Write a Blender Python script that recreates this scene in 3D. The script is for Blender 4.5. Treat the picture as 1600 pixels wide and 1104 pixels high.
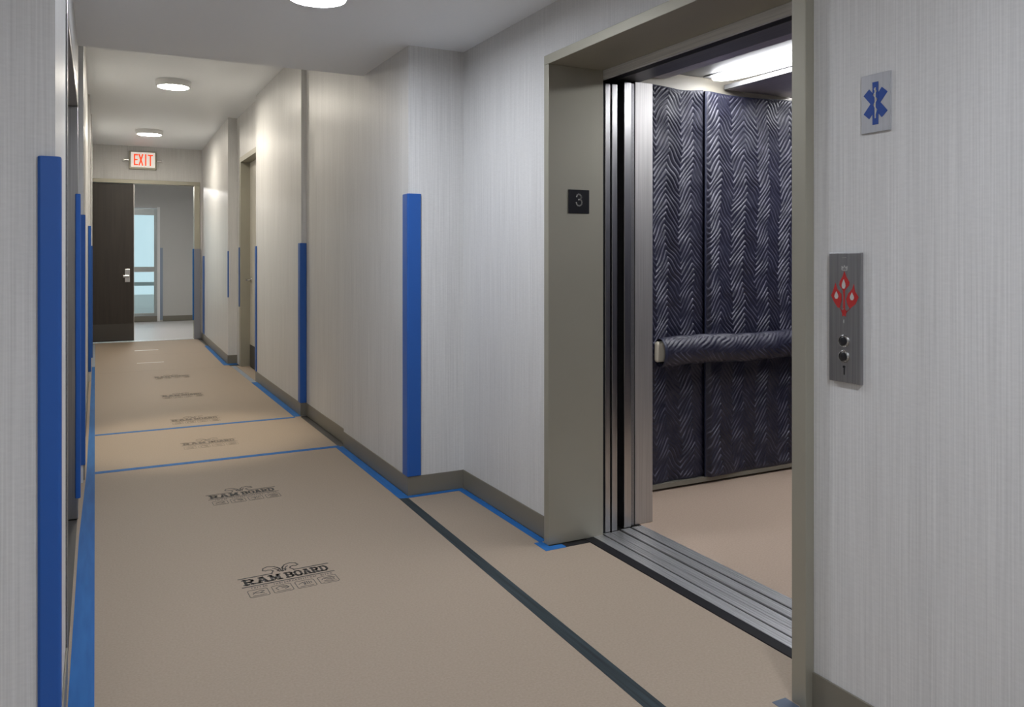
import bpy, bmesh, math, random
import numpy as np
from mathutils import Vector, Matrix

random.seed(7)
for o in list(bpy.data.objects):
    bpy.data.objects.remove(o)
S = bpy.context.scene
C = S.collection

# ------------------------------------------------------------------ camera
CAM_H = 1.29
cam_d = bpy.data.cameras.new('camera')
cam = bpy.data.objects.new('camera', cam_d)
C.objects.link(cam)
cam.location = (0, 0, CAM_H)
cam.rotation_euler = (math.radians(90), 0, math.radians(-27.41))
cam_d.sensor_width = 36.0
cam_d.lens = 1256.0 / 1600 * 36.0
cam_d.shift_y = -(552 - 401) / 1600.0
cam_d.clip_start = 0.02
S.camera = cam

# ------------------------------------------------------------------ world, exposure
W = bpy.data.worlds.new('sky')
S.world = W
W.use_nodes = True
bg = W.node_tree.nodes['Background']
bg.inputs['Color'].default_value = (0.72, 0.86, 0.92, 1)
bg.inputs['Strength'].default_value = 1.0
S.view_settings.view_transform = 'Standard'
S.view_settings.look = 'None'
S.view_settings.gamma = 1.0
S.view_settings.exposure = 0.0

sun_d = bpy.data.lights.new('sun', 'SUN'); sun_d.energy = 1.5; sun_d.angle = math.radians(3)
sun = bpy.data.objects.new('sun', sun_d); C.objects.link(sun); sun.rotation_euler = (math.radians(18), 0, 0)

# lamp strengths (radiance of the lens)
LOBBY_EM = 168.0
LOBBY_FILL_EM = 215.0
HALL_EM = 142.0
CAB_EM = 22.0

# ------------------------------------------------------------------ materials
def mat(name, col, rough=0.5, metal=0.0, spec=0.5):
    m = bpy.data.materials.new(name)
    m.use_nodes = True
    b = m.node_tree.nodes['Principled BSDF']
    b.inputs['Base Color'].default_value = (*col, 1)
    b.inputs['Roughness'].default_value = rough
    b.inputs['Metallic'].default_value = metal
    b.inputs['Specular IOR Level'].default_value = spec
    return m

def noise_col(m, scale_vec, c0, c1, detail=3.0, bump=0.0, lo=0.3, hi=0.7):
    nt = m.node_tree; N = nt.nodes; L = nt.links
    b = N['Principled BSDF']
    tc = N.new('ShaderNodeTexCoord'); mp = N.new('ShaderNodeMapping')
    mp.inputs['Scale'].default_value = scale_vec
    nz = N.new('ShaderNodeTexNoise'); nz.inputs['Scale'].default_value = 1.0
    nz.inputs['Detail'].default_value = detail
    cr = N.new('ShaderNodeValToRGB')
    cr.color_ramp.elements[0].position = lo; cr.color_ramp.elements[0].color = (*c0, 1)
    cr.color_ramp.elements[1].position = hi; cr.color_ramp.elements[1].color = (*c1, 1)
    L.new(tc.outputs['Object'], mp.inputs['Vector']); L.new(mp.outputs['Vector'], nz.inputs['Vector'])
    L.new(nz.outputs['Fac'], cr.inputs['Fac']); L.new(cr.outputs['Color'], b.inputs['Base Color'])
    if bump:
        bp = N.new('ShaderNodeBump'); bp.inputs['Strength'].default_value = bump
        bp.inputs['Distance'].default_value = 0.002
        L.new(nz.outputs['Fac'], bp.inputs['Height']); L.new(bp.outputs['Normal'], b.inputs['Normal'])
    return m

def brushed(name, col, rough, vec, metal=1.0, var=0.12):
    m = mat(name, col, rough, metal)
    c0 = tuple(c * (1 - var) for c in col); c1 = tuple(min(1, c * (1 + var)) for c in col)
    noise_col(m, vec, c0, c1, 2.0, 0.05)
    return m

def emit(name, col, strength, base=(0.8, 0.8, 0.8)):
    m = mat(name, base, 0.4)
    b = m.node_tree.nodes['Principled BSDF']
    b.inputs['Emission Color'].default_value = (*col, 1)
    b.inputs['Emission Strength'].default_value = strength
    return m

def wallpaper_mat():
    m = mat('linen wallcovering', (0.5, 0.49, 0.47), 0.42)
    nt = m.node_tree; N = nt.nodes; L = nt.links; b = N['Principled BSDF']
    tc = N.new('ShaderNodeTexCoord')
    def nz(vec, det):
        mp = N.new('ShaderNodeMapping'); mp.inputs['Scale'].default_value = vec
        n = N.new('ShaderNodeTexNoise'); n.inputs['Scale'].default_value = 1; n.inputs['Detail'].default_value = det
        L.new(tc.outputs['Object'], mp.inputs['Vector']); L.new(mp.outputs['Vector'], n.inputs['Vector']); return n
    a = nz((210, 210, 2.2), 2.0); c = nz((9, 9, 0.5), 2.0); d = nz((55, 55, 190), 1.0)
    def mix(x, y, f):
        k = N.new('ShaderNodeMath'); k.operation = 'MULTIPLY_ADD'; k.inputs[1].default_value = f
        L.new(x, k.inputs[0]); L.new(y, k.inputs[2]); return k.outputs[0]
    s0 = N.new('ShaderNodeMath'); s0.operation = 'MULTIPLY'; s0.inputs[1].default_value = 0.62
    L.new(a.outputs['Fac'], s0.inputs[0])
    s = mix(c.outputs['Fac'], s0.outputs[0], 0.22); s = mix(d.outputs['Fac'], s, 0.16)
    cr = N.new('ShaderNodeValToRGB')
    cr.color_ramp.elements[0].position = 0.33; cr.color_ramp.elements[0].color = (0.575, 0.575, 0.57, 1)
    cr.color_ramp.elements[1].position = 0.67; cr.color_ramp.elements[1].color = (0.73, 0.73, 0.725, 1)
    L.new(s, cr.inputs['Fac']); L.new(cr.outputs['Color'], b.inputs['Base Color'])
    bp = N.new('ShaderNodeBump'); bp.inputs['Strength'].default_value = 0.08; bp.inputs['Distance'].default_value = 0.001
    L.new(s, bp.inputs['Height']); L.new(bp.outputs['Normal'], b.inputs['Normal'])
    return m

M = {}
M['wall'] = wallpaper_mat()
M['ceiling'] = noise_col(mat('painted ceiling', (0.72, 0.71, 0.69), 0.45), (60, 60, 60), (0.88, 0.92, 0.96), (0.90, 0.93, 0.97), 2, 0.02)
M['plainwall'] = mat('painted wall', (0.52, 0.51, 0.48), 0.5)
M['subfloor'] = mat('dark vinyl floor', (0.035, 0.033, 0.03), 0.5)
def paper_mat(name, c0, c1):
    m = mat(name, c0, 0.6, 0, 0.35)
    noise_col(m, (130, 130, 130), c0, c1, 5.0, 0.05)
    return m
M['paper'] = paper_mat('brown kraft floor board', (0.297, 0.237, 0.180), (0.35, 0.281, 0.217))
M['paper_pale'] = paper_mat('pale vinyl planks', (0.58, 0.56, 0.55), (0.66, 0.64, 0.63))
M['paper_pale'].node_tree.nodes['Principled BSDF'].inputs['Roughness'].default_value = 0.3
M['cabpaper'] = paper_mat('cab kraft floor board', (0.36, 0.275, 0.21), (0.42, 0.325, 0.255))
M['ink'] = mat('dark print ink', (0.045, 0.042, 0.04), 0.6)
M['ink_faint'] = mat('worn print ink', (0.17, 0.14, 0.11), 0.6)
M['ink_mid'] = mat('half worn print ink', (0.12, 0.095, 0.07), 0.6)
M['base'] = mat('olive grey rubber base', (0.19, 0.175, 0.14), 0.38)
M['bluetape'] = noise_col(mat('blue painters tape', (0.04, 0.19, 0.55), 0.6, 0, 0.15), (40, 4, 1), (0.016, 0.11, 0.33), (0.024, 0.14, 0.40), 2)
M['paletape'] = mat('clear blue grey tape', (0.25, 0.30, 0.38), 0.4)
M['greytape'] = mat('dull grey blue tape', (0.10, 0.125, 0.17), 0.5, 0, 0.2)
M['blacktape'] = noise_col(mat('black seam tape', (0.02, 0.026, 0.03), 0.55, 0, 0.2), (90, 2, 1), (0.014, 0.02, 0.024), (0.034, 0.05, 0.058), 2)
M['guard'] = mat('blue corner guard plastic', (0.015, 0.10, 0.40), 0.38)
M['guardgrey'] = mat('grey blue jamb guard plastic', (0.22, 0.23, 0.27), 0.45)
M['frame'] = mat('brushed olive grey steel frame', (0.30, 0.285, 0.235), 0.48, 0.5)
noise_col(M['frame'], (2, 2, 2), (0.375, 0.36, 0.295), (0.395, 0.38, 0.315), 2)
M['steel'] = brushed('brushed stainless', (0.46, 0.455, 0.45), 0.28, (200, 200, 2))
M['steel_col'] = brushed('satin stainless return', (0.52, 0.505, 0.49), 0.42, (200, 200, 2), 0.85)
M['steel_lip'] = brushed('satin header steel', (0.72, 0.71, 0.69), 0.42, (200, 2, 200), 0.4)
M['steel_h'] = brushed('brushed stainless horizontal', (0.42, 0.41, 0.41), 0.30, (200, 2, 200))
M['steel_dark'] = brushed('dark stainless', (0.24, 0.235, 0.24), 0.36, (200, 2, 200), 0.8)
M['cabceil'] = brushed('violet grey steel ceiling', (0.50, 0.47, 0.54), 0.42, (200, 2, 200), 0.6)
M['alu'] = brushed('ribbed aluminium sill', (0.80, 0.80, 0.81), 0.34, (200, 3, 200), 0.92, 0.15)
M['groove'] = mat('sill groove dark', (0.012, 0.012, 0.012), 0.6)
M['rubber'] = mat('black rubber', (0.010, 0.010, 0.012), 0.5, 0, 0.2)
M['tray'] = mat('grey light tray', (0.20, 0.20, 0.20), 0.5)
M['cream'] = mat('cream laminate', (0.42, 0.385, 0.31), 0.4)
M['railcream'] = mat('cream handrail', (0.70, 0.64, 0.52), 0.4)
M['creamdoor'] = mat('cream door paint', (0.58, 0.56, 0.50), 0.4)
M['darkdoor'] = noise_col(mat('dark walnut door', (0.028, 0.022, 0.018), 0.45), (30, 30, 1.5), (0.022, 0.018, 0.015), (0.036, 0.028, 0.023), 3)
M['kick'] = mat('dull kick plate', (0.085, 0.08, 0.075), 0.4, 0.6)
M['chrome'] = mat('satin chrome', (0.62, 0.61, 0.59), 0.25, 1.0)
M['winframe'] = mat('grey aluminium window frame', (0.40, 0.43, 0.42), 0.4, 0.3)
M['whitepaint'] = mat('white paint', (0.78, 0.78, 0.76), 0.4)
M['housing'] = mat('lamp housing white metal', (0.66, 0.66, 0.66), 0.35)
M['black'] = mat('black sign plastic', (0.010, 0.010, 0.013), 0.3)
M['signgrey'] = mat('pale grey sign lettering', (0.5, 0.5, 0.48), 0.5)
M['starblue'] = mat('star blue enamel', (0.012, 0.06, 0.30), 0.4)
M['red'] = mat('red enamel', (0.42, 0.02, 0.02), 0.4)
M['concrete'] = mat('pale concrete', (0.9, 0.92, 0.92), 0.8)
M['lens_lobby'] = emit('lobby lamp lens', (0.93, 0.97, 1.05), LOBBY_EM)
M['lens_fill'] = emit('unseen lobby fill lens', (0.93, 0.97, 1.05), LOBBY_FILL_EM)
M['lens_hall'] = emit('corridor lamp lens', (1.0, 0.92, 0.79), HALL_EM)
M['tube'] = emit('cab fluorescent', (0.95, 0.96, 1.0), CAB_EM)
M['roomlamp'] = emit('far room lamp', (1, 0.98, 0.96), 215.0)
M['exitface'] = emit('exit sign face', (1.0, 0.93, 0.82), 0.42)
M['exitred'] = emit('exit sign red letters', (1.0, 0.09, 0.02), 0.75, (0.6, 0.05, 0.02))

def glass_mat():
    m = bpy.data.materials.new('window glass'); m.use_nodes = True
    nt = m.node_tree; N = nt.nodes; L = nt.links
    out = N['Material Output']; N.remove(N['Principled BSDF'])
    t = N.new('ShaderNodeBsdfTransparent'); t.inputs['Color'].default_value = (0.88, 0.96, 0.97, 1)
    g = N.new('ShaderNodeBsdfGlossy'); g.inputs['Roughness'].default_value = 0.03
    fr = N.new('ShaderNodeFresnel'); fr.inputs['IOR'].default_value = 1.45
    mx = N.new('ShaderNodeMixShader')
    L.new(fr.outputs['Fac'], mx.inputs[0]); L.new(t.outputs[0], mx.inputs[1]); L.new(g.outputs[0], mx.inputs[2])
    L.new(mx.outputs[0], out.inputs['Surface'])
    return m
M['glass'] = glass_mat()

def quilt_mat():
    m = mat('navy quilted nylon', (0.030, 0.031, 0.062), 0.42, 0.0, 0.5)
    b = m.node_tree.nodes['Principled BSDF']
    b.inputs['Sheen Weight'].default_value = 0.08
    b.inputs['Sheen Roughness'].default_value = 0.4
    b.inputs['Sheen Tint'].default_value = (0.6, 0.6, 0.9, 1)
    nt = m.node_tree
    at = nt.nodes.new('ShaderNodeAttribute'); at.attribute_name = 'pale_line'
    mx = nt.nodes.new('ShaderNodeMix'); mx.data_type = 'RGBA'
    mx.inputs[6].default_value = (0.0135, 0.014, 0.030, 1); mx.inputs[7].default_value = (0.125, 0.12, 0.16, 1)  # dark cloth colour and the colour of the pale lines
    nt.links.new(at.outputs['Fac'], mx.inputs[0]); nt.links.new(mx.outputs[2], b.inputs['Base Color'])
    return m
M['quilt'] = quilt_mat()
M['binding'] = mat('navy binding tape', (0.016, 0.02, 0.045), 0.5)

# ------------------------------------------------------------------ mesh helpers
def box(bm, x0, x1, y0, y1, z0, z1):
    vs = [bm.verts.new((x, y, z)) for z in (z0, z1) for y in (y0, y1) for x in (x0, x1)]
    for f in ((0, 2, 3, 1), (4, 5, 7, 6), (0, 1, 5, 4), (2, 6, 7, 3), (0, 4, 6, 2), (1, 3, 7, 5)):
        bm.faces.new([vs[i] for i in f])
    return vs

def prism(bm, pts, z0, z1):
    """vertical prism from an xy outline (counter-clockwise)"""
    n = len(pts)
    a = [bm.verts.new((p[0], p[1], z0)) for p in pts]; b = [bm.verts.new((p[0], p[1], z1)) for p in pts]
    bm.faces.new(a[::-1]); bm.faces.new(b)
    for i in range(n):
        bm.faces.new((a[i], a[(i + 1) % n], b[(i + 1) % n], b[i]))

def plate(bm, pts, O, ax, ay, t, z=0.0):
    """polygon pts in the plane (O, ax, ay), raised by t along ax x ay"""
    O = Vector(O); ax = Vector(ax); ay = Vector(ay); n = ax.cross(ay)
    a = [bm.verts.new(O + ax * p[0] + ay * p[1] + n * z) for p in pts]
    b = [bm.verts.new(O + ax * p[0] + ay * p[1] + n * (z + t)) for p in pts]
    try:
        bm.faces.new(b); bm.faces.new(a[::-1])
    except ValueError:
        pass
    k = len(pts)
    for i in range(k):
        bm.faces.new((a[i], a[(i + 1) % k], b[(i + 1) % k], b[i]))

def stroke(bm, pl, w, O, ax, ay, t, z=0.0, cap=True):
    """polyline as thick flat bars"""
    for p, q in zip(pl[:-1], pl[1:]):
        p = Vector((p[0], p[1])); q = Vector((q[0], q[1])); d = q - p
        if d.length < 1e-9: continue
        d.normalize(); nn = Vector((-d.y, d.x)) * (w / 2); e = d * (w / 2 if cap else 0)
        plate(bm, [p - e - nn, q + e - nn, q + e + nn, p - e + nn], O, ax, ay, t, z)

def lathe(bm, prof, c, axis='Z', seg=48):
    """prof: (radius, height) list, closed at the ends by fans; flip handled by normals"""
    rings = []
    for r, h in prof:
        ring = []
        for i in range(seg):
            a = 2 * math.pi * i / seg
            if axis == 'Z': v = (c[0] + r * math.cos(a), c[1] + r * math.sin(a), c[2] + h)
            elif axis == 'X': v = (c[0] + h, c[1] + r * math.cos(a), c[2] + r * math.sin(a))
            else: v = (c[0] + r * math.cos(a), c[1] + h, c[2] + r * math.sin(a))
            ring.append(bm.verts.new(v))
        rings.append(ring)
    for a, b in zip(rings[:-1], rings[1:]):
        for i in range(seg):
            bm.faces.new((a[i], a[(i + 1) % seg], b[(i + 1) % seg], b[i]))
    bm.faces.new(rings[0][::-1]); bm.faces.new(rings[-1])

def obj(name, bm, m, parent=None, bevel=0.0, smooth=False, seg=2):
    bmesh.ops.recalc_face_normals(bm, faces=bm.faces[:])
    me = bpy.data.meshes.new(name)
    bm.to_mesh(me); bm.free()
    me.materials.append(m)
    if smooth:
        for p in me.polygons: p.use_smooth = True
    o = bpy.data.objects.new(name, me); C.objects.link(o)
    if bevel:
        md = o.modifiers.new('bevel', 'BEVEL'); md.width = bevel; md.segments = seg
        md.limit_method = 'ANGLE'; md.angle_limit = math.radians(40)
        if not smooth:
            md.harden_normals = False
    if smooth:
        try:
            me.set_sharp_from_angle(angle=math.radians(35))
        except Exception:
            pass
    if parent:
        o.parent = parent
        o.matrix_parent_inverse = Matrix.Translation(parent.location).inverted()
    return o

def thing(name, label, cat, loc=(0, 0, 0), group=None):
    o = bpy.data.objects.new(name, None); C.objects.link(o)
    o.location = loc; o.empty_display_size = 0.1
    o['label'] = label; o['category'] = cat
    if group: o['group'] = group
    return o

def tag(o, label, cat, group=None):
    o['label'] = label; o['category'] = cat
    if group: o['group'] = group
    return o

def struct(name, bm, m, bevel=0.0, parent=None):
    o = obj(name, bm, m, parent, bevel)
    if not parent: o['kind'] = 'structure'
    return o

def B(*a):
    bm = bmesh.new(); box(bm, *a); return bm

def boxobj(name, a, m, parent=None, bevel=0.0, smooth=False):
    return obj(name, B(*a), m, parent, bevel, smooth)

# ------------------------------------------------------------------ shell
X1, X2, Y1 = 1.504, 1.829, 4.115          # corridor wall, elevator wall, return wall
YE, ZL, ZH, YEND = 4.95, 2.433, 2.97, 13.5
F0 = -0.004                                # top of the real floor below the paper

struct('floor', B(-3.2, 5.2, -3.2, 20.5, -0.15, F0), M['subfloor'])
bm = bmesh.new()
box(bm, -3.2, 4.7, -3.2, YE, ZL, ZH + 0.2)
struct('ceiling', bm, M['ceiling'])
struct('ceiling_corridor', B(-3.2, 4.7, YE, YEND + 0.12, ZH, ZH + 0.2), M['ceiling'])
struct('ceiling_far_room', B(-3.2, 5.2, YEND + 0.12, 17.7, 2.72, ZH + 0.2), M['ceiling'])

# right side
struct('wall_right_front', B(X2, 2.09, -3.0, 1.6475, F0, ZL), M['wall'])
struct('wall_right_lintel', B(X2, 2.09, 1.6475, 3.1525, 2.1945, ZL), M['wall'])
struct('wall_right_lobby', B(X2, 2.09, 3.1525, Y1, F0, ZL), M['wall'])
bm = bmesh.new()
prism(bm, [(X1, Y1), (2.6, Y1), (2.6, 6.592), (1.53, 6.592), (1.53, 5.39), (X1, 5.39)], F0, ZL)
prism(bm, [(X1, YE + 0.001), (2.6, YE + 0.001), (2.6, 6.592), (1.53, 6.592), (1.53, 5.39), (X1, 5.39)], ZL, ZH)
struct('wall_right_pier', bm, M['wall'])
struct('wall_right_corridor', B(1.487, 2.6, 6.592, 8.66, F0, ZH), M['wall'])
bm = bmesh.new()
box(bm, 1.53, 1.80, 8.66, 8.78, F0, ZH)
box(bm, 1.53, 1.80, 8.78, 9.90, 2.44, ZH)
box(bm, 1.53, 1.80, 9.90, 10.20, F0, ZH)
struct('wall_right_door_side', bm, M['wall'])
bm = bmesh.new(); prism(bm, [(1.424, 10.2), (2.2, 10.2), (2.2, YEND), (1.492, YEND)], F0, ZH)
struct('wall_right_far', bm, M['wall'])

# end wall with the opening
bm = bmesh.new()
box(bm, -2.5, -0.16, YEND, YEND + 0.12, F0, ZH)
box(bm, 1.462, 4.0, YEND, YEND + 0.12, F0, ZH)
box(bm, -0.16, 1.462, YEND, YEND + 0.12, 2.455, ZH)
struct('wall_end', bm, M['wall'])

# left side
struct('wall_left_front', B(-2.5, -0.080, 2.08, 2.80, F0, ZL), M['wall'])
bm = bmesh.new()
box(bm, -0.50, -0.085, 2.80, 4.56, 2.082, ZL)
box(bm, -0.50, -0.26, 2.80, 4.56, F0, 2.082)
box(bm, -0.50, -0.085, 4.56, YE, F0, ZL)
box(bm, -0.50, -0.085, YE, 5.20, F0, ZH)
struct('wall_left_lobby', bm, M['wall'])
bm = bmesh.new()
box(bm, -0.50, -0.060, 5.20, 5.65, F0, ZH)
box(bm, -0.50, -0.20, 5.65, 6.40, F0, ZH)
box(bm, -0.50, -0.067, 6.40, 9.40, F0, ZH)
box(bm, -0.50, -0.047, 9.40, 10.70, F0, ZH)
box(bm, -0.50, -0.036, 10.70, YEND, F0, ZH)
struct('wall_left_corridor', bm, M['wall'])
# behind the camera
struct('wall_back', B(-2.5, 2.09, -3.2, -3.0, F0, ZL), M['wall'])
struct('wall_left_back', B(-2.7, -2.5, -3.2, 2.80, F0, ZL), M['wall'])

# elevator shaft
struct('wall_shaft_left', B(2.09, 4.7, 3.96, Y1 - 0.002, F0, ZL), M['rubber'])
struct('wall_shaft_right', B(2.09, 4.7, 1.20, 1.34, F0, ZL), M['rubber'])
struct('wall_shaft_rear', B(4.5, 4.7, 1.34, 3.96, F0, ZL), M['rubber'])

# far room beyond the doors
struct('wall_far_left', B(-2.7, -2.5, YEND + 0.12, 17.5, F0, 2.72), M['plainwall'])
struct('wall_far_right', B(4.0, 4.2, YEND + 0.12, 17.5, F0, 2.72), M['plainwall'])
bm = bmesh.new()
box(bm, -2.5, -0.9, 17.5, 17.66, F0, 2.72)
box(bm, 1.146, 4.0, 17.5, 17.66, F0, 2.72)
box(bm, -0.9, 1.146, 17.5, 17.66, 2.26, 2.72)
struct('wall_far', bm, M['plainwall'])

# ------------------------------------------------------------------ baseboards
BT = 0.006
def baseboard(name, runs, h=0.102):
    bm = bmesh.new()
    for r in runs: box(bm, r[0], r[1], r[2], r[3], 0.0005, h)
    return struct(name, bm, M['base'], 0.002)
baseboard('baseboard_right_front', [(X2 - BT, X2, -3.0, 1.648)])
baseboard('baseboard_right_lobby', [(X2 - BT, X2, 3.152, Y1 - BT), (X1 - BT, X2, Y1 - BT, Y1), (X1 - BT, X1, Y1, 5.39)])
baseboard('baseboard_right_recess', [(1.53 - BT, 1.53, 5.39, 6.592 - BT)])
baseboard('baseboard_right_corridor', [(1.487 - BT, 1.53, 6.592 - BT, 6.592), (1.487 - BT, 1.487, 6.592, 8.66)])
bm = bmesh.new()
prism(bm, [(1.424 - BT, 10.2 - BT), (1.424, 10.2), (1.492, YEND - BT), (1.486, YEND - BT)], 0.0005, 0.102)
box(bm, 1.424 - BT, 1.53, 10.2 - BT, 10.2, 0.0005, 0.102)
struct('baseboard_right_far', bm, M['base'])
baseboard('baseboard_left_front', [(-0.080, -0.080 + BT, 2.10, 2.796), (-2.5, -0.080 + BT, 2.08 - BT, 2.08)])
baseboard('baseboard_left_corridor', [(-0.067, -0.067 + BT, 6.40, 9.395), (-0.20, -0.061, 6.40 - BT, 6.40), (-0.060, -0.060 + BT, 5.26, 5.65), (-0.085, -0.079, 4.63, 5.14)])
baseboard('baseboard_far', [(1.205, 4.0, 17.5 - 0.012, 17.5)], 0.11)

# ------------------------------------------------------------------ floor protection boards
def sheet(label, x0, x1, y0, y1, m=None, cat='floor board', pts=None):
    bm = bmesh.new()
    prism(bm, pts or [(x0, y0), (x1, y0), (x1, y1), (x0, y1)], F0 + 0.0002, 0.0)
    return tag(obj('floor_protection_board', bm, m or M['paper']), label, cat, None if m else 'brown floor protection boards')
s1 = sheet('brown floor board with the two darkest printed logos, nearest in the corridor', 0, 0, 0, 0,
           pts=[(-2.49, -2.99), (1.44, -2.99), (1.44, 4.11), (1.494, 4.11), (1.494, 5.40), (-0.078, 5.40), (-0.078, 2.07), (-2.49, 2.07)])
s1b = sheet('brown floor board in front of the elevator, right of the black tape line', 0, 0, 0, 0,
            pts=[(1.4405, -2.99), (1.822, -2.99), (1.822, 1.64), (1.985, 1.71), (1.985, 3.10), (1.79, 3.10), (1.79, 3.16), (1.822, 3.16), (1.822, 4.108), (1.4405, 4.108)])
s2 = sheet('narrow pale brown floor board between the two blue crosswise tape seams', -0.078, 1.470, 5.402, 6.543)
s3 = sheet('brown floor board beyond the second blue tape seam, with three logos', -0.058, 1.479, 6.545, 9.95)
s4 = sheet('brown floor board crossed by thin white tape, before the far doors', -0.045, 1.416, 9.952, 11.6)
s5 = sheet('farthest brown floor board, running up to the dark door', -0.034, 1.428, 11.602, 13.46)
sheet('narrow brown board strip in front of the side door alcove', 1.4805, 1.615, 8.665, 9.95)
obj_far = sheet('pale floor boards in the room beyond the end door', -2.48, 3.98, 13.64, 17.48, M['paper_pale'])

# --- lettering strokes
GL = {
 'R': [[(0.15, 0), (0.15, 1)], [(0, 0.07), (0.36, 0.07)], [(0, 0.93), (0.62, 0.93)], [(0.62, 0.93), (0.82, 0.8), (0.82, 0.62), (0.62, 0.48), (0.15, 0.48)], [(0.5, 0.48), (0.82, 0.05)], [(0.68, 0.07), (1, 0.07)]],
 'A': [[(0.12, 0.05), (0.45, 0.95), (0.57, 0.95), (0.88, 0.05)], [(0.25, 0.36), (0.75, 0.36)], [(0, 0.07), (0.3, 0.07)], [(0.7, 0.07), (1, 0.07)], [(0.3, 0.94), (0.6, 0.94)]],
 'M': [[(0.14, 0.05), (0.14, 0.95), (0.5, 0.3), (0.86, 0.95), (0.86, 0.05)], [(0, 0.07), (0.3, 0.07)], [(0.7, 0.07), (1, 0.07)], [(0, 0.93), (0.2, 0.93)], [(0.8, 0.93), (1, 0.93)]],
 'B': [[(0.15, 0.05), (0.15, 0.95)], [(0, 0.93), (0.65, 0.93), (0.85, 0.8), (0.85, 0.65), (0.65, 0.52), (0.15, 0.52)], [(0.65, 0.52), (0.9, 0.36), (0.9, 0.2), (0.68, 0.07), (0, 0.07)]],
 'O': [[(0.3, 0.07), (0.1, 0.25), (0.1, 0.75), (0.3, 0.93), (0.7, 0.93), (0.9, 0.75), (0.9, 0.25), (0.7, 0.07), (0.3, 0.07)]],
 'D': [[(0.15, 0.05), (0.15, 0.95)], [(0, 0.93), (0.62, 0.93), (0.9, 0.7), (0.9, 0.3), (0.62, 0.07), (0, 0.07)]],
 'E': [[(0.8, 0.95), (0.12, 0.95), (0.12, 0.05), (0.8, 0.05)], [(0.12, 0.5), (0.7, 0.5)]],
 'X': [[(0.1, 0.03), (0.9, 0.97)], [(0.1, 0.97), (0.9, 0.03)]],
 'I': [[(0.5, 0.03), (0.5, 0.97)]],
 'T': [[(0.5, 0.03), (0.5, 0.95)], [(0.05, 0.95), (0.95, 0.95)]],
 '3': [[(0.08, 0.80), (0.2, 0.95), (0.4, 1.0), (0.62, 0.98), (0.8, 0.88), (0.86, 0.76), (0.8, 0.63), (0.66, 0.55), (0.42, 0.53)],
       [(0.66, 0.55), (0.86, 0.46), (0.95, 0.3), (0.9, 0.13), (0.72, 0.02), (0.5, -0.02), (0.25, 0.02), (0.1, 0.12), (0.03, 0.25)]],
}
def write(bm, text, x, y, w, h, gap, sw, O, ax, ay, t, z=0.0, space=0.6):
    for ch in text:
        if ch == ' ':
            x += w * space; continue
        for pl in GL[ch]:
            stroke(bm, [(x + p[0] * w, y + p[1] * h) for p in pl], sw, O, ax, ay, t, z)
        x += w + gap
    return x

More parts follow.
